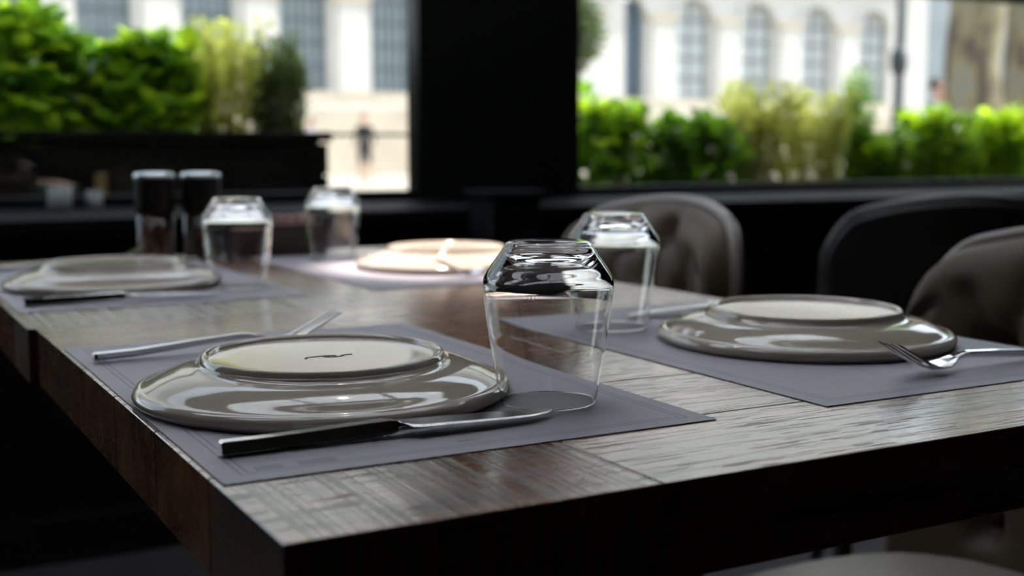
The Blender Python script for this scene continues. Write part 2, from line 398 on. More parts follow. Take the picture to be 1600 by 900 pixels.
# ceiling of red-brown boards around two opal skylights
SK = [(-1.2, 2.4, .75, 1.25), (-1.2, 2.4, 1.7, 2.6)]
ce = struct(link('ceiling', None)); ce.location = (0, 0, CZ)
def cpanel(x0, x1, y0, y1, nm='ceiling_board', mt='ceiling', z0=0, z1=.08):
    q = boxobj(nm, x0, x1, y0, y1, z0, z1, M[mt]); q.parent = ce; return q
cpanel(XL - .15, -1.2, YB - .15, WY + .22); cpanel(2.4, XR + .15, YB - .15, WY + .22)
cpanel(-1.2, 2.4, YB - .15, .75); cpanel(-1.2, 2.4, 1.25, 1.7); cpanel(-1.2, 2.4, 2.6, WY + .22)
for x0, x1, y0, y1 in SK:
    cpanel(x0, x1, y0, y1, 'skylight_pane', 'opal', .05, .056)
    for k in range(1, 4):
        x = x0 + (x1 - x0) * k / 4; cpanel(x - .025, x + .025, y0, y1, 'glazing_bar', 'ceiling', 0, .05)
for k in range(6):
    y = -2.6 + k * 1.1
    cpanel(XL, XR, y - .05, y + .05, 'ceiling_beam', 'ceiling', -.16, 0)

# ------------------------------------------------------------------ the street
struct(boxobj('pavement', -40, 90, WY + .221, 90, -.06, -.002, M['paving']))
bd = thing('arcaded_stone_building', 'pale stone building with a row of tall arched windows across the street', 'building', (20, 40, 0))
BS = 3.232; NB = 15; FX0 = 40.02                       # bay spacing, first bay
WZ0, WZS, HW = 2.75, 5.88, .86
def bpart(nm, x0, x1, y0, y1, z0, z1, mt, par=bd, base=(20, 40, 0), bevel=0):
    q = boxobj(nm, x0, x1, y0, y1, z0, z1, M[mt], None, bevel); q.parent = par; q.location = Vector(q.location) - Vector(base); return q
xa, xb = FX0 - BS * (NB - 1) - BS / 2, FX0 + BS / 2
bpart('upper_wall', xa, xb, 40, 40.7, 7.6, 22, 'stone')
bpart('cornice', xa, xb, 39.6, 40.0, 7.6, 7.95, 'stone')
for k in range(NB): 
    for zz in (9.4, 14.6): bpart('window', FX0 - BS * k - .8, FX0 - BS * k + .8, 39.96, 40.0, zz, zz + 3.2, 'pane_pale')  # unseen upper panes painted pale to brighten the table's reflection
bpart('cornice', xa, xb - .2, 39.3, 40.0, 21.4, 22.0, 'stone')
bpart('plinth', xa, xb, 39.75, 40.7, 2.28, WZ0, 'stone_warm')
bpart('podium', xa, xb, 39.4, 40.7, 0, 2.28, 'stone')
for k in range(8):
    bpart('step', xa, xb, 39.4 - .38 * (k + 1), 39.4 - .38 * k, 0, 2.28 - .285 * k - .14, 'stone_warm')
def spandrel_mesh():
    bm = bmesh.new(); h = BS / 2; zt = 7.6 - WZS; n = 16
    arc = [(-HW * math.cos(PI * i / n), HW * math.sin(PI * i / n)) for i in range(n + 1)]
    lo = [(-h, 0)] + arc + [(h, 0)]
    for (xa_, za), (xb_, zb) in zip(lo, lo[1:]):
        f = [bm.verts.new(c) for c in ((xa_, 0, za), (xb_, 0, zb), (xb_, 0, zt), (xa_, 0, zt))]
        if abs(xa_ - xb_) > 1e-4: bm.faces.new(f)
        g = [bm.verts.new(c) for c in ((xa_, 0, za), (xb_, 0, zb), (xb_, .6, zb), (xa_, .6, za))]; bm.faces.new(g)
    for (xa_, za), (xb_, zb) in zip(lo, lo[1:]):          # back face gives the wall its thickness
        if abs(xa_ - xb_) > 1e-4: bm.faces.new([bm.verts.new(c) for c in ((xa_, .6, za), (xb_, .6, zb), (xb_, .6, zt), (xa_, .6, zt))])
    # raised moulding round the arch
    s = []
    for i in range(n + 1):
        a = PI * i / n; c, sn = -math.cos(a), math.sin(a)
        s.append([(c * r, y, sn * r) for r, y in ((HW, -.09), (HW + .2, -.09), (HW + .2, 0.01), (HW, 0.01))])
    loft(bm, s); bmesh.ops.remove_doubles(bm, verts=bm.verts, dist=1e-5)
    me = bpy.data.meshes.new('arch'); bm.to_mesh(me); bm.free(); me.materials.append(M['stone']); return me
arch_me = spandrel_mesh()
def pane_mesh():
    bm = bmesh.new(); n = 16
    pts = [(-HW, WZ0 - WZS)] + [(-HW * math.cos(PI * i / n), HW * math.sin(PI * i / n)) for i in range(n + 1)] + [(HW, WZ0 - WZS)]
    a = [bm.verts.new((x, 0, z)) for x, z in pts]; b = [bm.verts.new((x, .05, z)) for x, z in pts]
    bm.faces.new(a); bm.faces.new(b[::-1])
    for i in range(len(a)): j = (i + 1) % len(a); bm.faces.new((a[i], b[i], b[j], a[j]))
    me = bpy.data.meshes.new('window'); bm.to_mesh(me); bm.free(); return me
pane_mes = {}
for mt in ('pane_dark', 'pane_pale'):
    me = pane_mesh(); me.materials.append(M[mt]); pane_mes[mt] = me
def bars_mesh(nm, x0, x1, z0, z1, th):
    bm = bmesh.new(); box(bm, x0, x1, -th, 0, z0, z1); me = bpy.data.meshes.new(nm); bm.to_mesh(me); bm.free(); me.materials.append(M['grille']); return me
vb = bars_mesh('vbar', -.04, .04, WZ0 - WZS, HW - .02, .05); hb = bars_mesh('hbar', -HW, HW, -.03, .03, .05)
vb_s = bars_mesh('vbar_thin', -.02, .02, WZ0 - WZS, .1, .05)
for k in range(NB):
    x = FX0 - BS * k
    q = link('arch', arch_me, bd); q.location = (x - 20, 0, WZS)
    bpart('pier', x + HW, min(x + BS - HW, xb), 40.0, 40.6, WZ0, WZS, 'stone')
    if k: bpart('pilaster', x + BS / 2 - .45, x + BS / 2 + .45, 39.86, 40.0, WZ0, WZS - .12, 'stone')
    if k: bpart('capital', x + BS / 2 - .72, x + BS / 2 + .72, 39.80, 40.0, WZS - .12, WZS + .14, 'stone_warm')
    if k == 4:
        dr = bpart('door', x - HW, x + HW, 40.30, 40.40, 2.75, 6.5, 'door_blue')
        for s in (-1, 1):
            pn = bpart('door_panel', -.70 if s < 0 else .10, -.10 if s < 0 else .70, -.09, -.05, .3, 2.6, 'door_blue', dr, (0, 0, 0))
        bpart('door_jamb', x - HW, x - .05, 40.02, 40.29, 2.75, 6.7, 'stone')
        continue
    pale = k <= 3
    wn = link('window', pane_mes['pane_pale' if pale else 'pane_dark'], bd); wn.location = (x - 20, .42, WZS)
    link('glazing_bar', vb, wn)
    for zz in (-2.3, -1.5, -.75, 0):
        h_ = link('glazing_bar', hb, wn); h_.location = (0, 0, zz)
    if not pale:
        for xx in (-.55, -.28, .28, .55):
            h_ = link('glazing_bar', vb_s, wn); h_.location = (xx, 0, 0)
bpart('pier', FX0 - BS * NB + HW, FX0 - BS * (NB - 1) - HW, 40.0, 40.6, WZ0, WZS, 'stone')
# end pier and the set-back grey wing beyond it
gw = thing('grey_wing_building', 'blue-grey stone wing set back behind a white corner pier', 'building', (48, 44, 0))
bpart('corner_pier', 41.9, 43.1, 39.9, 41.2, 0, 15, 'stone', gw, (48, 44, 0))
bpart('wall', 43.1, 70, 43, 44, 0, 15, 'stone_grey', gw, (48, 44, 0))
for k in range(5):
    wq = bpart('window', 45 + k * 4, 46.6 + k * 4, 42.9, 43.0, 2.6, 6.2, 'pane_dark', gw, (48, 44, 0))
    bpart('window_frame', 44.85 + k * 4, 46.75 + k * 4, 42.84, 43.0, 6.2, 6.4, 'stone_grey', gw, (48, 44, 0))

# street lamp post
lp = thing('street_lamp_post', 'slim dark street lamp post with a moulded collar outside the window', 'lamp post', (18.70, 18, 0))
bm = bmesh.new(); lathe(bm, [(0, 0), (.19, 0), (.19, .35), (.14, .42), (.12, 1.5), (.09, 1.6), (.075, 6), (0, 6)], 20); fin(bm, 'post', M['post'], lp, True)
bm = bmesh.new(); lathe(bm, [(.08, 2.3), (.16, 2.38), (.18, 2.6), (.15, 2.78), (.08, 2.85)], 20); fin(bm, 'collar', M['post'], lp, True)
bm = bmesh.new(); lathe(bm, [(0, 6), (.12, 6), (.2, 6.5), (.22, 6.55), (.05, 6.75), (0, 6.85)], 16); fin(bm, 'lantern', M['post'], lp, True)

def trunk_tree(label, x, y, r, h, lean, seed, crown_r=2.6):
    rg = random.Random(seed)
    t = thing('plane_tree', label, 'tree', (x, y, 0), 0, 'plane trees on the pavement')
    bm = bmesh.new()
    pts = [(lean * i / 8 + rg.uniform(-.03, .03), rg.uniform(-.03, .03), h * i / 8) for i in range(9)]
    tube(bm, pts, [r * (1.25 if i == 0 else 1 - .35 * i / 8) * (1 + rg.uniform(-.05, .05)) for i in range(9)], 20)
    fin(bm, 'trunk', M['bark'], t, True)
    for k in range(3):
        bm = bmesh.new(); a = 2 * PI * k / 3 + rg.random()
        tube(bm, spline([(lean, 0, h - .3), (lean + math.cos(a) * .6, math.sin(a) * .6, h + .7), (lean + math.cos(a) * 1.5, math.sin(a) * 1.5, h + 1.6)], 4), [r * .5 * (1 - i / 12) for i in range(9)], 10)
        fin(bm, 'branch', M['bark'], t, True)
    foliage(t, Vector((lean, 0, h + 1.8)), (crown_r, crown_r, 1.2), 1500, .16, 'leaf_deep', rg)
    return t
def foliage(parent, c, rad, n, size, mt, rg, shape='leaf'):
    """a crown of many small leaves, too many to count"""
    bm = bmesh.new()
    for i in range(n):
        while True:
            p = Vector((rg.uniform(-1, 1), rg.uniform(-1, 1), rg.uniform(-1, 1)))
            if .15 < p.length < 1: break
        q = c + Vector((p.x * rad[0], p.y * rad[1], p.z * rad[2])); s = size * rg.uniform(.6, 1.3)
        e = Euler((rg.uniform(-1, 1), rg.uniform(-1, 1), rg.uniform(0, 6.28))).to_matrix()
        v = [bm.verts.new(q + e @ Vector(k) * s) for k in ((0, 0, 0), (.3, .5, .08), (0, 1, -.06), (-.3, .5, .08))]
        bm.faces.new((v[0], v[1], v[2])); bm.faces.new((v[0], v[2], v[3]))
    o = fin(bm, 'foliage', M[mt], parent); o['kind'] = 'stuff'; return o
trunk_tree('wide plane tree trunk with mottled tan bark beyond the lamp post', 12.72, 11.0, .40, 5.0, .05, 3, 1.5)
trunk_tree('plane tree trunk with pale mottled bark next to the wide trunk', 15.2, 12.2, .34, 8.4, .1, 5, 1.5)
# dark tree whose low crown shows beside the pillar
rg = random.Random(12)
dt = thing('street_tree', 'dark green street tree with a low crown against the stone building', 'tree', (11.55, 19.6, 0))
bm = bmesh.new(); tube(bm, [(0, 0, 0), (.03, 0, 1.2), (0, .02, 2.4)], [.09, .07, .05], 10); fin(bm, 'trunk', M['stem'], dt, True)
foliage(dt, Vector((.40, 0, 3.0)), (.70, .7, .75), 2200, .15, 'leaf_dark', rg)

# ------------------------------------------------------------------ people in the street
def person(label, loc, rz, h, top, bottom, hair, pose, legs_bare=False):
    """one continuous body grown on a posed skeleton; hair is a child"""
    V, E, Rr = [], [], []
    def v(p, r): V.append((p[0], p[1], p[2])); Rr.append(r); return len(V) - 1
    def ln(a, b): E.append((a, b))
    k = h / 1.75
    pel = v((0, 0, .95), (.135, .10)); wst = v((0, .0, 1.10), (.125, .09)); ch = v((0, .01, 1.30), (.16, .105)); nk0 = v((0, 0, 1.44), (.075, .065)); nk = v((0, .01, 1.51), (.05, .05))
    hd = v((0, .025, 1.58), (.07, .085)); hm = v((0, .025, 1.65), (.078, .095)); ht = v((0, .015, 1.72), (.055, .065))
    for a, b in ((pel, wst), (wst, ch), (ch, nk0), (nk0, nk), (nk, hd), (hd, hm), (hm, ht)): ln(a, b)
    for s in (-1, 1):
        st = pose['leg'][0 if s < 0 else 1]; ar = pose['arm'][0 if s < 0 else 1]
        sh = v((s * .17, 0, 1.40), (.055, .055)); el = v((s * .225, ar * .5 - .02, 1.14), (.042, .042)); wr = v((s * .235, ar + .03, .92), (.03, .03)); hn = v((s * .235, ar + .05, .84), (.035, .02)); fg = v((s * .23, ar + .06, .77), (.022, .014))
        for a, b in ((nk0, sh), (sh, el), (el, wr), (wr, hn), (hn, fg)): ln(a, b)
        hp = v((s * .095, 0, .88), (.085, .09)); kn = v((s * .10, st * .55 + .02, .50), (.06, .065)); cf = v((s * .10, st * .75 - .01, .33), (.055, .06)); an = v((s * .10, st, .09), (.036, .04)); ft = v((s * .11, st + .13, .035), (.04, .03))
        for a, b in ((pel, hp), (hp, kn), (kn, cf), (cf, an), (an, ft)): ln(a, b)
    me = bpy.data.meshes.new('tmp'); me.from_pydata([tuple(c * k for c in p) for p in V], E, [])
    o = bpy.data.objects.new('tmp', me); C.objects.link(o)
    o.modifiers.new('s', 'SKIN'); sv = me.skin_vertices[0].data
    for i, r in enumerate(Rr): sv[i].radius = (r[0] * k, r[1] * k)
    sv[0].use_root = True
    o.modifiers.new('u', 'SUBSURF').levels = 2
    dg = bpy.context.evaluated_depsgraph_get(); bme = bpy.data.meshes.new_from_object(o.evaluated_get(dg))
    bpy.data.objects.remove(o)
    for p in bme.polygons: p.use_smooth = True
    bme.materials.clear()
    for mt in (top, bottom, 'skin', 'cloth_black'): bme.materials.append(M[mt])
    for p in bme.polygons:
        z = p.center.z / k; x = abs(p.center.x) / k
        if z > 1.47: i = 2
        elif x > .19 and z < 1.0: i = 2
        elif z < .09: i = 3
        elif z < .52 and legs_bare: i = 2
        elif z < .98 and x < .19: i = 1
        else: i = 0
        p.material_index = i
    t = thing('person', label, 'person', loc, rz)
    bme.name = 'body'; link('body', bme, t)
    bm = bmesh.new(); bmesh.ops.create_uvsphere(bm, u_segments=16, v_segments=10, radius=1)
    for vv in bm.verts:
        vv.co = Vector((vv.co.x * .088, vv.co.y * .105 - .012, vv.co.z * .10 + 1.685)) * k
    bmesh.ops.delete(bm, geom=[vv for vv in bm.verts if vv.co.z < 1.63 * k and vv.co.y > -.02 * k or (vv.co.y > .055 * k and vv.co.z < 1.715 * k)], context='VERTS')
    fin(bm, 'hair', M[hair], t, True)
    # face: eyes, nose, mouth, ears
    for s in (-1, 1):
        bm = bmesh.new(); bmesh.ops.create_uvsphere(bm, u_segments=8, v_segments=6, radius=.011 * k); fin(bm, 'eye', M['hair'], t, True, (s * .03 * k, .105 * k, 1.645 * k))
        bm = bmesh.new(); bmesh.ops.create_uvsphere(bm, u_segments=8, v_segments=6, radius=.026 * k, matrix=Matrix.Diagonal((.4, .7, 1, 1))); fin(bm, 'ear', M['skin'], t, True, (s * .08 * k, .02 * k, 1.63 * k))
    bm = bmesh.new(); bmesh.ops.create_cone(bm, segments=8, radius1=.018 * k, radius2=.006 * k, depth=.045 * k, cap_ends=True); fin(bm, 'nose', M['skin'], t, True, (0, .118 * k, 1.618 * k))
    bm = bmesh.new(); box(bm, -.022 * k, .022 * k, -.006, .006, -.004 * k, .004 * k); fin(bm, 'mouth', M['cloth_orange'], t, False, (0, .105 * k, 1.582 * k))
    return t
WALK = {'leg': (.22, -.20), 'arm': (-.14, .16)}; STAND = {'leg': (.02, -.02), 'arm': (.0, .02)}
person('person in black top and skirt with bare legs walking across the street', (10.9, 26.8, 0), R(150), 1.66, 'cloth_black', 'cloth_black', 'hair', STAND, True)
person('person in a blue top walking in front of the stone steps', (10.85, 30.3, 0), R(80), 1.58, 'cloth_blue', 'cloth_grey', 'hair', WALK)
person('person in a coral top walking beside the shrub in the street', (10.2, 29.9, 0), R(-80), 1.58, 'cloth_orange', 'cloth_grey', 'hair', WALK)
person('person in charcoal clothes passing behind the hedge by the lamp post', (13.2, 12, 0), R(200), 1.80, 'cloth_grey', 'cloth_grey', 'hair', WALK)

# ------------------------------------------------------------------ planters and plants
def planter(label, x0, x1, y0, y1, z0, z1, batten_x=None):
    t = thing('planter_box', label, 'planter', ((x0 + x1) / 2, (y0 + y1) / 2, z0))
    L_ = Vector(t.location)
    def p(nm, a, b, c, d, e, f, mt, bev=.003):
        q = boxobj(nm, a, b, c, d, e, f, M[mt], None, bev); q.parent = t; q.location = Vector(q.location) - L_; return q
    nb = max(3, round((z1 - z0 - .03) / .105)); bh = (z1 - .03 - z0) / nb
    for i in range(nb):
        for (ya, yb) in ((y0, y0 + .02), (y1 - .02, y1)): p('board', x0, x1, ya, yb, z0 + i * bh, z0 + (i + 1) * bh - .006, 'planter')
        for (xx, xy) in ((x0, x0 + .02), (x1 - .02, x1)): p('end_board', xx, xy, y0 + .021, y1 - .021, z0 + i * bh, z0 + (i + 1) * bh - .006, 'planter')
    p('rim', x0 - .01, x1 + .01, y0 - .012, y0 + .03, z1 - .03, z1, 'planter'); p('rim', x0 - .01, x1 + .01, y1 - .03, y1 + .012, z1 - .03, z1, 'planter')
    p('rim', x0 - .01, x0 + .03, y0 + .031, y1 - .031, z1 - .03, z1, 'planter'); p('rim', x1 - .03, x1 + .01, y0 + .031, y1 - .031, z1 - .03, z1, 'planter')
    p('soil', x0 + .021, x1 - .021, y0 + .021, y1 - .021, z0 + .01, z1 - .028, 'soil', 0)
    n = int((x1 - x0) / .75)
    for i in range(n + 1):
        x = x0 + .04 + (x1 - x0 - .08) * i / n; p('batten', x - .02, x + .02, y0 - .018, y0, z0, z1 - .035, 'planter')
    if batten_x: p('batten', batten_x - .015, batten_x + .015, y0 - .018, y0, z0 + .1, z1 - .12, 'batten')  # extra batten added to carry the amber light patch as its colour
planter('dark slatted planter box on legs outside the window with no chairs before it', -1.6, 1.352, 3.62, 4.0, .42, .955, .67)
planter('low dark slatted planter box outside the window behind the leather chairs', 2.05, 5.5, 3.60, 4.02, .002, .775)
for i, x in enumerate((-1.5, -.1, 1.28)):      # stand carrying the taller planter
    st = thing('planter_stand', 'black trestle under the dark slatted planter box', 'stand', (x, 3.81, 0), 0, 'trestles under the planter')
    for yy in (-.15, .15): bo = boxobj('leg', -.02, .02, yy - .02, yy + .02, 0, .40, M['blackmetal'], st)
    boxobj('crossbar', -.02, .02, -.19, .19, .40, .42, M['blackmetal'], st)
rl = thing('guard_rail', 'thin black guard rail between the planter box and the pillar', 'railing', (1.6, 3.66, 0))
bm = bmesh.new(); tube(bm, [(-.24, 0, .947), (.26, 0, .947)], .0055, 10); fin(bm, 'bar', M['blackmetal'], rl, True)
bm = bmesh.new(); tube(bm, [(.25, 0, 0), (.25, 0, .95)], .012, 10); fin(bm, 'upright', M['blackmetal'], rl, True)

def leaf_mesh(nm, mt, wd=.34, fold=.10):
    bm = bmesh.new(); n = 6; L1, Cc, R1 = [], [], []
    for i in range(n + 1):
        t = i / n; wv = wd * (math.sin(PI * min(1, t * 1.02)) ** .8) * (.75 + .45 * t) if 0 < i < n else .012
        z = -.22 * t * t + .06 * t
        L1.append(bm.verts.new((-wv, t, z + fold * wv / wd))); Cc.append(bm.verts.new((0, t, z))); R1.append(bm.verts.new((wv, t, z + fold * wv / wd)))
    for i in range(n):
        bm.faces.new((L1[i], Cc[i], Cc[i + 1], L1[i + 1])); bm.faces.new((Cc[i], R1[i], R1[i + 1], Cc[i + 1]))
    me = bpy.data.meshes.new(nm); bm.to_mesh(me); bm.free(); me.materials.append(M[mt])
    for p in me.polygons: p.use_smooth = True
    return me
LM = {mt: [leaf_mesh('leaf', mt, w_, f_) for w_, f_ in ((.34, .10), (.28, .14), (.40, .05))] for mt in ('leaf_bright', 'leaf_deep')}
def broad_shrub(label, x, y, z, rx, ry, h, n, ls, mts, seed):
    """shrub with big separate leaves in rosettes at the ends of its stems"""
    rg = random.Random(seed)
    t = thing('broadleaf_shrub', label, 'shrub', (x, y, z), 0, 'broad-leaved shrubs in the planters')
    tips = []
    ns = max(6, n // 8)
    bm = bmesh.new()
    for i in range(ns):
        a = rg.uniform(0, 2 * PI); r = math.sqrt(rg.random()); hh = h * rg.uniform(.35, 1.0) * (1 - .25 * r)
        tip = Vector((math.cos(a) * r * rx, math.sin(a) * r * ry, hh)); base = Vector((tip.x * .25, tip.y * .25, -.06))
        tube(bm, spline([base, base.lerp(tip, .5) + Vector((0, 0, .02)), tip], 3), .003, 5)
        tips.append((tip, (tip - base).normalized()))
    fin(bm, 'stems', M['stem'], t)
    per = max(4, n // ns)
    # inner leaves, too many to pick apart
    bl = {m_: bmesh.new() for m_ in set(mts)}
    for i in range(n * 5):
        a = rg.uniform(0, 2 * PI); r = math.sqrt(rg.random()); zz = rg.random() ** 1.35 * .86; r *= (1 - .55 * zz ** 2)
        p = Vector((math.cos(a) * r * rx, math.sin(a) * r * ry, h * zz - .03)); s_ = ls * rg.uniform(.6, 1.1)
        d = (Vector((math.cos(a) * r, math.sin(a) * r, rg.uniform(-.2, .9))) + Vector((rg.uniform(-.6, .6), rg.uniform(-.6, .6), 0))).normalized()
        sd = d.cross(Vector((0, 0, 1))).normalized(); up = sd.cross(d)
        b_ = bl[mts[0] if rg.random() < .5 else mts[1]]
        mid = [p, p + d * s_ * .5 + up * s_ * .05, p + d * s_]
        lf = [p + d * s_ * .3 - sd * s_ * .27, p + d * s_ * .7 - sd * s_ * .33]; rt = [p + d * s_ * .3 + sd * s_ * .27, p + d * s_ * .7 + sd * s_ * .33]
        c0, c1, c2 = [b_.verts.new(q_) for q_ in mid]; l0, l1 = [b_.verts.new(q_) for q_ in lf]; r0, r1 = [b_.verts.new(q_) for q_ in rt]
        for f_ in ((c0, c1, l1, l0), (c1, c2, l1), (c0, r0, r1, c1), (c1, r1, c2)): b_.faces.new(f_)
    for m_, b_ in bl.items():
        o = fin(b_, 'foliage', M[m_], t, True); o['kind'] = 'stuff'
    for tip, ax in tips:
        q = ax.to_track_quat('Z', 'Y').to_matrix()
        for j in range(per):
            me = rg.choice(LM[mts[0] if rg.random() < .6 else mts[1]])
            o = link('leaf', me, t)
            az = j * 2.4 + rg.uniform(-.3, .3); el = rg.uniform(.1, 1.1) - .25 * (j // 3)
            d = q @ Vector((math.cos(az) * math.cos(el), math.sin(az) * math.cos(el), math.sin(el)))
            d = (d + Vector((0, 0, .25))).normalized()
            sd = d.cross(Vector((0, 0, 1))); sd = sd.normalized() if sd.length > .05 else Vector((1, 0, 0)); up = sd.cross(d)
            mat = Matrix((sd, d, up)).transposed()
            s = ls * rg.uniform(.7, 1.25)
            pos = tip - ax * (j * .012) + d * .006
            o.matrix_local = Matrix.Translation(pos) @ mat.to_4x4() @ Matrix.Rotation(rg.uniform(-.5, .5), 4, 'Y') @ Matrix.Diagonal((s, s, s, 1))
    return t
def fine_shrub(label, x, y, z, rx, ry, h, n, ls, mts, seed, nm='feathery_shrub'):
    """thin upright stems with tiny leaves"""
    rg = random.Random(seed)
    t = thing(nm, label, 'shrub', (x, y, z), 0, 'fine-leaved shrubs in the planters')
    bs, bl = bmesh.new(), bmesh.new()
    for i in range(n):
        a = rg.uniform(0, 2 * PI); r = math.sqrt(rg.random())
        hh = h * rg.uniform(.55, 1.0)
        tip = Vector((math.cos(a) * r * rx * 1.15, math.sin(a) * r * ry * 1.15, hh)); base = Vector((tip.x * .6, tip.y * .6, -.06))
        mid = base.lerp(tip, .55) + Vector((rg.uniform(-.02, .02), rg.uniform(-.02, .02), .02))
        pts = spline([base, mid, tip], 4)
        tube(bs, pts, .0016, 3, False)
        for p in pts[2:]:
            for k in range(5):
                d = Vector((rg.uniform(-1, 1), rg.uniform(-1, 1), rg.uniform(.1, 1.2))).normalized(); sd = d.cross(Vector((rg.random(), rg.random(), .3))).normalized()
                s = ls * rg.uniform(.6, 1.3); q = p + Vector((rg.uniform(-.012, .012), rg.uniform(-.012, .012), rg.uniform(-.02, .02)))
                v = [bl.verts.new(c) for c in (q, q + d * s * .5 + sd * s * .16, q + d * s, q + d * s * .5 - sd * s * .16)]; bl.faces.new(v)
    o = fin(bs, 'stems', M[mts[1]], t); o['kind'] = 'stuff'
    o = fin(bl, 'foliage', M[mts[0]], t); o['kind'] = 'stuff'
    return t
PZ = .955 - .03
broad_shrub('bright green big-leaved shrub beside the tallest glossy shrub, away from the yellowing one', .05, 3.80, PZ, .22, .13, .36, 230, .082, ('leaf_bright', 'leaf_deep'), 1)
broad_shrub('tallest glossy green shrub with big leaves in the middle of the taller planter', .44, 3.79, PZ, .22, .13, .43, 250, .086, ('leaf_bright', 'leaf_deep'), 2)
broad_shrub('rounded glossy green shrub next to the yellowing shrub in the taller planter', .82, 3.80, PZ, .19, .13, .35, 240, .076, ('leaf_deep', 'leaf_bright'), 3)
broad_shrub('bright green leafy shrub fourth from the yellowing shrub in the taller planter', -.45, 3.80, PZ, .24, .13, .36, 120, .08, ('leaf_bright', 'leaf_deep'), 33)
fine_shrub('yellowing fine-leaved shrub with straw stems in the taller planter', 1.06, 3.80, PZ, .13, .12, .36, 75, .030, ('leaf_yellow', 'leaf_straw'), 4)
fine_shrub('dark olive fine-leaved shrub at the corner of the taller planter', 1.245, 3.80, PZ, .085, .11, .32, 80, .026, ('leaf_dark', 'leaf_dark'), 5)
PZ = .775 - .03
broad_shrub('bright green shrub beside the pillar in the low planter', 2.50, 3.82, PZ, .26, .15, .38, 260, .060, ('leaf_bright', 'leaf_deep'), 6)
broad_shrub('dark green shrub between the bright shrub and the pale grass in the low planter', 2.88, 3.80, PZ, .25, .15, .33, 250, .058, ('leaf_deep', 'leaf_deep'), 7)
fine_shrub('pale yellow-green feathery grass beside the dark green shrub', 3.20, 3.82, PZ, .17, .13, .40, 62, .038, ('leaf_yellow', 'leaf_straw'), 8, 'feathery_grass')
fine_shrub('pale yellow-green feathery grass beside the slender green plant', 3.50, 3.82, PZ, .16, .13, .37, 58, .038, ('leaf_yellow', 'leaf_straw'), 9, 'feathery_grass')
fine_shrub('slender upright green plant rising above its neighbours in the low planter', 3.74, 3.82, PZ, .06, .06, .46, 40, .034, ('leaf_deep', 'stem'), 10, 'slender_plant')
broad_shrub('small deep green shrub at the foot of the slender plant', 3.82, 3.78, PZ, .17, .12, .26, 170, .055, ('leaf_deep', 'leaf_bright'), 13)
broad_shrub('bright green shrub in the low planter in front of the street lamp post', 4.22, 3.82, PZ, .26, .15, .36, 260, .060, ('leaf_bright', 'leaf_deep'), 11)
broad_shrub('bright green shrub second from the slender plant, in front of the plane trees', 4.66, 3.82, PZ, .26, .15, .38, 260, .060, ('leaf_bright', 'leaf_bright'), 14)
broad_shrub('bright green shrub at the low planter end furthest from the pillar', 5.12, 3.82, PZ, .22, .14, .36, 120, .052, ('leaf_bright', 'leaf_deep'), 15)

# ------------------------------------------------------------------ the two tables
def table(label, x0, x1, y0, y1, joints):
    t = thing('plank_table', label, 'table', ((x0 + x1) / 2, (y0 + y1) / 2, 0), 0, 'square plank tables pushed together')
    cx, cy = t.location.x, t.location.y
    n = 6; rw = (y1 - y0) / n; g = .0006
    for i in range(n):
        xs = [x0] + joints[i] + [x1]
        for k, (a, b) in enumerate(zip(xs, xs[1:])):
            q = boxobj('plank', a + (g if k else 0), b - (g if b < x1 else 0), y0 + i * rw + (g if i else 0), y0 + (i + 1) * rw - (g if i < n - 1 else 0), TZ - .05, TZ, M['wood_saw' if (i == 0 and k == 0) else 'wood'], None, .0005, 1)
            q.parent = t; q.location = Vector(q.location) - Vector((cx, cy, 0))
    q = boxobj('support_plate', -.22, .22, -.22, .22, TZ - .06, TZ - .0502, M['blackmetal'], t)
    boxobj('column', -.04, .04, -.04, .04, .02, TZ - .06, M['blackmetal'], t, .004)
    boxobj('base_plate', -.22, .22, -.22, .22, 0, .02, M['blackmetal'], t, .006)
TX0, TX1 = .1545, .8285
table('dark oak plank table standing free of the window wall', TX0, TX1, .473, 1.159, [[.345], [.60], [.26], [.5], [.38], [.66]])
table('dark oak plank table carrying the pepper and salt grinders', TX0 - .007, TX1 - .007, 1.160, 1.846, [[.55], [.31], [.62], [.42], [.7], [.36]])

# ------------------------------------------------------------------ place settings
def placemat(label, x, y, rz, group='grey paper place mats'):
    bm = bmesh.new(); box(bm, -MW / 2, MW / 2, -ML / 2, ML / 2, 0, .0004)
    o = fin(bm, 'placemat', M['paper'], None, False, (x, y, TZ + .0003), (0, 0, rz)); tag(o, label, 'place mat', group); return o
MX1, MX2 = .1575 + MW / 2, .5385 + MW / 2 - .001
MY1, MY3, MY2, MY4 = .571 + ML / 2, 1.272 + ML / 2, .5665 + ML / 2, 1.285 + ML / 2
placemat('grey paper place mat under the plate with a squiggle mark on its base', MX1, MY1, 0)
placemat('grey paper place mat across from the squiggle-marked plate, before a leather chair', MX2, MY2, PI)
placemat('grey paper place mat next to the salt and pepper grinders', MX1 - .003, MY3, 0)
placemat('grey paper place mat under the lamplit pinkish-white plate', MX2 - .008, MY4, PI)
ZM = TZ + .0008                 # on the paper

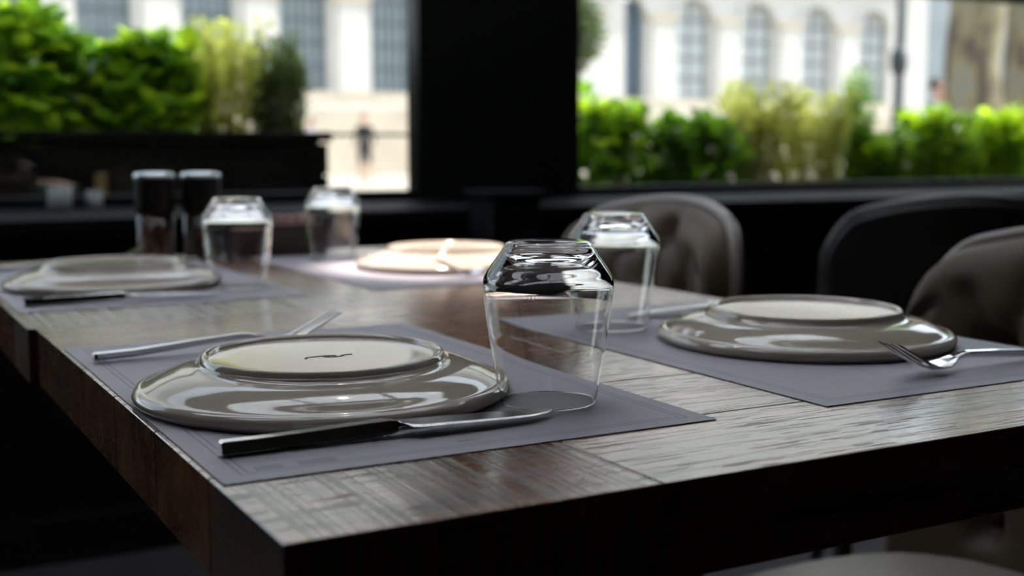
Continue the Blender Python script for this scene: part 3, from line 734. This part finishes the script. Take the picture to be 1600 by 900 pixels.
def plate_root():
    t = thing('dinner_plate', '', 'plate', (0, 0, ZM), 0, 'upturned stoneware plates')
    outer = spline([(.0795, .0, .0245), (.0815, .0, .0222), (.0855, .0, .0208), (.094, .0, .0190), (.104, .0, .0155), (.1115, .0, .0118), (.1148, .0, .0104), (.1172, .0, .0101), (.1196, .0, .0088), (.1213, .0, .0062), (.1207, .0, .0030), (.1175, .0, .0002)], 4)
    prof = [(0, .0250), (.060, .0251), (.0715, .0253), (.0735, .0256)] + [(p.x, p.z) for p in outer] + [(.1145, .0002), (.1115, .0028), (.100, .0110), (.085, .0155), (.06, .0172), (0, .0175)]
    bm = bmesh.new(); lathe(bm, prof, 128); fin(bm, 'body', M['plate'], t, True)
    ring = [(.0728, .0240), (.0738, .0266), (.0755, .0279), (.0768, .0283), (.0781, .0277), (.0791, .0258), (.0797, .0240)]
    rp = spline([(a, 0, b) for a, b in ring], 3); bm = bmesh.new(); lathe(bm, [(p.x, p.z) for p in rp], 128); fin(bm, 'foot_ring', M['plate'], t, True)
    return t
p1 = plate_root(); p1.location = (.2768, .7565, ZM); p1['label'] = 'upturned glossy grey plate with a small squiggle mark on its base'
p2 = dup(p1, 'upturned glossy grey plate across from the squiggle-marked plate, fork tines over its rim', (.7075, .7760, ZM))
p3 = dup(p1, 'upturned grey plate next to the salt and pepper grinders', (.2842, 1.4734, ZM))
p4 = dup(p1, 'upturned plate lit pinkish white by the ceiling spotlight', (.7215, 1.4900, ZM))
# small embossed squiggle on the base of the nearest plate
bm = bmesh.new()
for k, (r0, a0, a1) in enumerate(((.011, .2, 3.6), (.007, 2.8, 6.0), (.0045, .5, 4.0))):
    tube(bm, [(-.004 + .009 * k + r0 * math.cos(a0 + (a1 - a0) * i / 14), -.006 + .35 * r0 * math.sin(a0 + (a1 - a0) * i / 14), 0) for i in range(15)], .00032, 6)
mk = fin(bm, 'maker_mark', M['mark'], p1, True, (0, 0, .0252))

def glass_mesh():
    outer = spline([(.0306, 0, .0006), (.0345, 0, .024), (.0386, 0, .050), (.0408, 0, .068), (.0413, 0, .0755), (.0402, 0, .0805), (.037, 0, .0858), (.0315, 0, .0935), (.0278, 0, .0990), (.0262, 0, .1012), (.0242, 0, .1022)], 4)
    inner = spline([(.0, 0, .0935), (.014, 0, .0932), (.0235, 0, .0915), (.0300, 0, .0872), (.0356, 0, .0818), (.0393, 0, .0770), (.0400, 0, .070), (.0378, 0, .050), (.0337, 0, .024), (.0299, 0, .0006)], 4)
    rim_o = [(.03056, .0003), (.0306 + .000098, .0012), (.0306 + .0002, .0020)]; rim_i = [(.0295 + .0002, .0020), (.0295 + .000098, .0012), (.02958, .0003)]
    prof = rim_o + [(p.x, p.z) for p in outer if p.z > .0024] + [(.018, .1016), (.010, .1008), (0, .1005)]
    bm = bmesh.new()
    ip = [(max(0, p.x), p.z) for p in inner if p.z > .0024] + rim_i
    full = prof[::-1]                                  # pole on top -> rim outside
    full = full + [(.03042, .00010), (.03015, 0.0), (.02980, .00010)] + ip[::-1]            # round the rim, up the inside to the inner pole
    lathe(bm, full, 96, closed=False)
    bmesh.ops.recalc_face_normals(bm, faces=bm.faces)
    me = bpy.data.meshes.new('tumbler'); bm.to_mesh(me); bm.free(); me.materials.append(M['glass'])
    for p in me.polygons: p.use_smooth = True
    return me
GM = glass_mesh()
def tumbler(label, x, y):
    o = link('glass_tumbler', GM); o.location = (x, y, ZM); return tag(o, label, 'glass', 'upturned glass tumblers')
g1 = tumbler('upturned clear glass tumbler with a tiny etched mark beside the squiggle-marked plate', .3923, .6636)
tumbler('upturned clear glass tumbler in front of the tufted leather chair', .6077, .9143)
tumbler('upturned clear glass tumbler in front of the pepper grinder', .4100, 1.400)
tumbler('upturned clear glass tumbler beside the lamplit pinkish-white plate', .6328, 1.6811)
bm = bmesh.new()
for s in (-1, 1):
    tube(bm, [(s * .0012 + .0011 * math.cos(2 * PI * i / 12), .0, .0013 * math.sin(2 * PI * i / 12)) for i in range(13)], .00015, 5)
em = fin(bm, 'etched_mark', M['etched'], g1, False, (-.0290, -.0292, .0710), (0, 0, R(-45)))

# cutlery: local +x is the business end, resting on z = 0
def knife_root():
    t = thing('table_knife', '', 'knife', (0, 0, ZM), 0, 'steel table knives')
    def sec(x, wd, th, zc):
        a, b = wd / 2, th / 2      # sides lean in towards a narrow flat top
        return [(x, y, zc + z) for y, z in ((-a, -b * .55), (-a * .8, -b), (a * .8, -b), (a, -b * .55), (a * .74, b * .84), (a * .64, b), (-a * .64, b), (-a * .74, b * .84))]
    bm = bmesh.new()
    loft(bm, [sec(x, w_, t_, z_) for x, w_, t_, z_ in ((0, .0085, .0065, .0042), (.0012, .0108, .0082, .0043), (.02, .0108, .0080, .0044), (.06, .0112, .0080, .0052), (.094, .0118, .0078, .0062), (.0985, .0112, .0066, .0063), (.101, .008, .004, .0063))])
    fin(bm, 'handle', M['steel'], t)
    bm = bmesh.new(); S = []
    for x, yb, ys, th, z in ((.098, -.0035, .0035, .0036, .0063), (.102, -.006, .0050, .0032, .0064), (.106, -.0105, .0068, .0026, .0064), (.112, -.0118, .0076, .0020, .0062), (.140, -.0118, .0078, .0017, .0056), (.165, -.0110, .0078, .0014, .0048), (.183, -.0085, .0077, .0012, .0042), (.196, -.0030, .0072, .0010, .0038), (.2025, .0035, .0064, .0008, .0036)):
        e_ = yb + (ys - yb) * .12; tl = 0.0
        S.append([(x, q_, z + dz + q_ * tl) for q_, dz in ((yb, -.0001), (e_, -th / 2), (ys, -th / 2), (ys, th / 2), (e_, th / 2), (yb, .0001))])
    loft(bm, S); fin(bm, 'blade', M['blade'], t)
    return t
k1 = knife_root(); k1['label'] = 'polished steel table knife between the squiggle-marked plate and the bare table end'; k1.location = (.1705, .624, ZM); k1.rotation_euler = (0, 0, R(-.6))
k2 = dup(k1, 'steel table knife between the tufted chair and an upturned grey plate', (.845, .955, ZM), PI + R(2))
k3 = dup(k1, 'steel table knife on the mat next to the salt and pepper grinders', (.165, 1.318, ZM), R(-1))
k4 = dup(k1, 'steel table knife behind the lamplit pinkish-white plate', (.828, 1.66, ZM), PI)
def fork_root():
    t = thing('table_fork', '', 'fork', (0, 0, ZM), 0, 'steel table forks')
    def zc(x):        # handle end touches, neck arches up, bowl dips to the cloth, tines rise
        P = [(0, .0035), (.03, .0042), (.08, .0082), (.115, .0106), (.128, .0096), (.138, .0050), (.148, .0022), (.160, .0055), (.175, .0130), (.198, .0250)]
        for (a, b), (c, d) in zip(P, P[1:]):
            if a <= x <= c:
                u = (x - a) / (c - a); u = u * u * (3 - 2 * u) if False else u
                return b + (d - b) * u
        return P[-1][1]
    def ring(x, w_, th, cup=0):
        z = zc(x); return [(x, -w_ / 2, z + cup), (x, 0, z - th / 2), (x, w_ / 2, z + cup), (x, w_ / 2, z + cup + th * .6), (x, 0, z + th / 2), (x, -w_ / 2, z + cup + th * .6)]
    bm = bmesh.new(); loft(bm, [ring(x, w_, th) for x, w_, th in ((0, .009, .004), (.002, .0115, .0055), (.03, .0110, .0055), (.08, .0082, .0050), (.105, .0066, .0046), (.115, .0060, .0044))]); fin(bm, 'handle', M['steel'], t)
    bm = bmesh.new(); loft(bm, [ring(x, w_, th, c) for x, w_, th, c in ((.114, .0060, .0044, 0), (.122, .0062, .0040, 0), (.130, .0085, .0032, .0002), (.137, .0150, .0025, .0010), (.144, .0205, .0020, .0018), (.152, .0225, .0018, .0018), (.158, .0228, .0017, .0014))]); fin(bm, 'head', M['steel'], t)
    for i in range(4):
        y = (-1.5 + i) * .0061; bm = bmesh.new(); S = []
        for x, hw, th in ((.157, .0022, .0017), (.165, .0019, .0017), (.180, .0016, .0016), (.194, .0011, .0013), (.198, .0005, .0008)):
            z = zc(x) + (.0012 if i in (0, 3) else .0002) * (1 if x < .17 else .6); S.append([(x, y - hw, z - th / 2), (x, y + hw, z - th / 2), (x, y + hw, z + th / 2), (x, y - hw, z + th / 2)])
        loft(bm, S); fin(bm, 'tine', M['steel'], t)
    return t
f1 = fork_root(); f1['label'] = 'steel table fork half hidden behind the squiggle-marked plate'; f1.location = (.1655, .949, ZM); f1.rotation_euler = (0, 0, R(2.6))
f2 = dup(f1, 'steel table fork with raised tines in front of an upturned grey plate', (.833, .619, ZM), PI + R(2))
f3 = dup(f1, 'steel table fork beside the salt and pepper grinders', (.168, 1.70, ZM), R(0))
f4 = dup(f1, 'steel table fork in front of the lamplit pinkish-white plate', (.835, 1.352, ZM), PI + R(1))

# ------------------------------------------------------------------ grinders, caddy, things on the ledge
def grinder(label, x, y, fill):
    t = thing('spice_grinder', label, 'grinder', (x, y, TZ + .0004), 0, 'salt and pepper grinders')
    bm = bmesh.new(); lathe(bm, [(.0255, 0.0), (.0258, .001), (.0258, .064), (.0238, .064), (.0238, .003), (0, .003), (0, 0)], 40, closed=False); fin(bm, 'jar', M['acrylic'], t, True)
    bm = bmesh.new(); lathe(bm, [(0, .004), (.0228, .004), (.0228, .052), (.012, .055), (0, .056)], 32, closed=False); fin(bm, 'contents', M[fill], t, True)
    bm = bmesh.new(); lathe(bm, [(0, .0645), (.024, .0645), (.0265, .066), (.0275, .075), (.0285, .112), (.0285, .117), (0, .117)], 40, closed=False); fin(bm, 'grinding_head', M['blackplastic'], t, True)
    bm = bmesh.new(); lathe(bm, [(0, .1171), (.0285, .1171), (.029, .119), (.027, .123), (.015, .1245), (0, .1245)], 40, closed=False); fin(bm, 'cap', M['cap'], t, True)
    return t
grinder('black-topped salt grinder with pale pink salt, steel cap', .4065, 1.795, 'salt')
grinder('black-topped pepper grinder full of dark peppercorns, steel cap', .4705, 1.785, 'pepper')
cdy = thing('sugar_caddy', 'dark wooden caddy between the pepper grinder and a tumbler', 'caddy', (.575, 1.79, TZ + .0004), 0)
boxobj('bottom', -.075, .075, -.035, .035, 0, .006, M['caddy'], cdy)
for yy in (-.035, .030): boxobj('side_panel', -.075, .075, yy, yy + .005, .0062, .045, M['caddy'], cdy, .001)
for xx in (-.075, .070): boxobj('end_panel', xx, xx + .005, -.0298, .0298, .0062, .060, M['caddy'], cdy, .001)
for i in range(7):
    bm = bmesh.new(); box(bm, -.006, .006, -.02, .02, 0, .052)
    s = fin(bm, 'sugar_sachet', M['sachet'], None, False, (.575 - .054 + i * .018, 1.79, TZ + .0068), (R(rnd.uniform(-3, 3)), 0, R(rnd.uniform(-4, 4))))
    tag(s, 'pale pink sugar sachet standing in the dark caddy', 'sachet', 'sugar sachets in the caddy')
pt = thing('tea_light_pot', 'small black pot beside the pepper grinder', 'pot', (.535, 1.81 + .06 - .045, TZ + .0004))
pt.location = (.553, 1.70, TZ + .0004) if False else (.500, 1.822, TZ + .0004)
bpy.data.objects.remove(pt)
def votive(label, x, y, r, h):
    t = thing('candle_holder', label, 'candle holder', (x, y, SILL - .0278), 0, 'candle holders on the window ledge')
    bm = bmesh.new(); lathe(bm, [(0, 0), (r * .9, 0), (r, .004), (r, h), (r - .003, h), (r - .003, .006), (0, .006)], 32, closed=False); fin(bm, 'cup', M['votive'], t, True)
    bm = bmesh.new(); lathe(bm, [(0, .0062), (r - .0035, .0062), (r - .0035, h * .6), (0, h * .62)], 24, closed=False); fin(bm, 'wax', M['wax'], t, True)
votive('wide grey candle holder on the window ledge', .482, 3.12, .027, .055)
votive('narrow grey candle holder on the window ledge', .562, 3.12, .018, .045)
# dark newel post with a flat cap in front of the pillar
po = thing('wooden_post', 'black square wooden post with a flat cap in front of the pillar', 'post', (1.425, 2.62, 0))
boxobj('shaft', -.065, .065, -.065, .065, 0, .788, M['black'], po, .003); boxobj('cap', -.078, .078, -.078, .078, .788, .806, M['ledge'], po, .003)

# ------------------------------------------------------------------ chairs
def chair_root(label, leather, piping):
    """tufted chair, local +y is forward, seat centre at the origin"""
    t = thing('tufted_chair', label, 'chair', (0, 0, 0), 0, 'button-tufted leather chairs')
    W, NU, NV = .225, 48, 40
    btn = [(u * .105 + (.0525 if r % 2 else 0), .50 + r * .095) for r in range(4) for u in (-2, -1, 0, 1, 2)]
    btn = [(x, z) for x, z in btn if abs(x) < W - .04 and z < .80 - .10 * (x / W) ** 2]
    def ztop(s): return .824 - .045 * s * s - .055 * max(0, (abs(s) - .72) / .28) ** 2.5
    def back(u, v, front):
        s = -1 + 2 * u; x = W * s * (1 - .06 * max(0, abs(s) - .7)); z = .40 + (ztop(s) - .40) * v
        yb = -.235 + .055 * s * s - .10 * (z - .45) * .6
        if not front: return Vector((x, yb - .03, z))
        e = min(1, (1 - abs(s)) / .16); e2 = min(1, (ztop(s) - z) / .05); puff = .04 * math.sqrt(max(0, 1 - (1 - e) ** 2)) * math.sqrt(max(0, 1 - (1 - e2) ** 2))
        d = 0
        for bx_, bz in btn:
            q = math.hypot(x - bx_, z - bz); d += .030 * math.exp(-(q / .022) ** 2)
        # diamond pleats between the buttons
        a = (x / .105 + (z - .50) / .19); b_ = (x / .105 - (z - .50) / .19)
        pl = max(math.exp(-((a - round(a)) * .105 / .010) ** 2), math.exp(-((b_ - round(b_)) * .105 / .010) ** 2))
        if .48 < z < ztop(s) - .05: d += .010 * pl
        return Vector((x, yb + puff + .005 - min(d, .038), z))
    bm = bmesh.new()
    G = {f: [[bm.verts.new(back(i / NU, j / NV, f)) for j in range(NV + 1)] for i in range(NU + 1)] for f in (True, False)}
    for f in (True, False):
        for i in range(NU):
            for j in range(NV): bm.faces.new((G[f][i][j], G[f][i + 1][j], G[f][i + 1][j + 1], G[f][i][j + 1]))
    A, B = G[True], G[False]
    for i in range(NU):
        bm.faces.new((A[i][NV], A[i + 1][NV], B[i + 1][NV], B[i][NV])); bm.faces.new((A[i][0], B[i][0], B[i + 1][0], A[i + 1][0]))
    for j in range(NV):
        bm.faces.new((A[0][j], A[0][j + 1], B[0][j + 1], B[0][j])); bm.faces.new((A[NU][j], B[NU][j], B[NU][j + 1], A[NU][j + 1]))
    bk = fin(bm, 'backrest', M[leather], t, True)
    for x, z in btn:
        u = (x / W + 1) / 2; s = x / W; yb = -.235 + .055 * s * s - .06 * (z - .45)
        bm = bmesh.new(); bmesh.ops.create_uvsphere(bm, u_segments=10, v_segments=6, radius=.008); fin(bm, 'button', M[leather], bk, True, (x, yb + .012, z))
    bm = bmesh.new(); pts = [back(0, j / 10, False) + Vector((0, .018, 0)) for j in range(0, 10)] + [back(i / 40, 1, False) + Vector((0, .018, .004)) for i in range(41)] + [back(1, 1 - j / 10, False) + Vector((0, .018, 0)) for j in range(1, 11)]
    tube(bm, pts, .009, 8); fin(bm, 'piping', M[piping], bk, True)
    # round seat
    bm = bmesh.new(); rows = []
    for r, z in ((0, .468), (.5, .468), (.8, .462), (.93, .45), (1, .43), (1, .385), (.96, .37), (0, .37)):
        if r == 0: rows.append([bm.verts.new((0, 0, z))]); continue
        ring = []
        for i in range(48):
            a = 2 * PI * i / 48; c, s_ = math.cos(a), math.sin(a); p = 2.6
            k = (abs(c) ** p + abs(s_) ** p) ** (-1 / p); ring.append(bm.verts.new((c * k * .225 * r, s_ * k * .225 * r, z)))
        rows.append(ring)
    for a, b in zip(rows, rows[1:]):
        for i in range(48):
            j = (i + 1) % 48
            if len(a) == 1: bm.faces.new((a[0], b[i], b[j]))
            elif len(b) == 1: bm.faces.new((a[i], a[j], b[0]))
            else: bm.faces.new((a[i], a[j], b[j], b[i]))
    fin(bm, 'seat', M['seat' if leather == 'leather' else leather], t, True)
    for sx, sy in ((-1, 1), (1, 1), (-1, -1), (1, -1)):
        bm = bmesh.new(); tube(bm, [(sx * .19, sy * .19 - (.03 if sy < 0 else 0), 0), (sx * .165, sy * .165, .371)], [.012, .02], 10); fin(bm, 'leg', M['legwood'], t, True)
    return t
c1 = chair_root('olive-brown tufted leather chair at the place with the raised-tine fork', 'leather', 'piping')
c1.location = (.905, .800, 0); c1.rotation_euler = (0, 0, R(90))
c2 = dup(c1, 'olive-brown tufted leather chair behind the second clear tumbler', (.905, 1.585, 0), R(90))
c3 = chair_root('shade-darkened leather chair standing with its back to the laid tables', 'shadeleather', 'shadepiping')
c3.location = (1.755, 1.575, 0); c3.rotation_euler = (0, 0, R(-38))

# ------------------------------------------------------------------ ceiling spotlight over the far place
def spotlight(label, x, y, target, energy):
    t = thing('ceiling_spotlight', label, 'spotlight', (x, y, CZ - .16))
    d = (Vector(target) - Vector((x, y, CZ - .22))).normalized(); q = d.to_track_quat('-Z', 'Y')
    bm = bmesh.new(); lathe(bm, [(0, -.06), (.008, -.06), (.008, .0), (0, 0)], 12); fin(bm, 'stem', M['blackmetal'], t, True)
    bm = bmesh.new(); lathe(bm, [(.0, .05), (.03, .05), (.036, .04), (.036, -.05), (.031, -.05), (.031, .035), (0, .035)], 24, closed=False); h = fin(bm, 'housing', M['blackmetal'], t, True, (0, 0, -.075)); h.rotation_euler = q.to_euler()
    bm = bmesh.new(); lathe(bm, [(0, -.028), (.0305, -.028), (.0305, -.022), (0, -.022)], 24, closed=False); l = fin(bm, 'lens', M['lamp'], h, True)
    ld = bpy.data.lights.new('spot', 'SPOT'); ld.energy = energy; ld.spot_size = R(11); ld.spot_blend = .7; ld.shadow_soft_size = .03; ld.color = (1, .86, .78)
    lo = bpy.data.objects.new('spot', ld); C.objects.link(lo); lo.parent = h; lo.location = (0, 0, -.055)
spotlight('small black ceiling spotlight aimed at the lamplit plate', .95, 2.15, (.735, 1.50, TZ), 480)
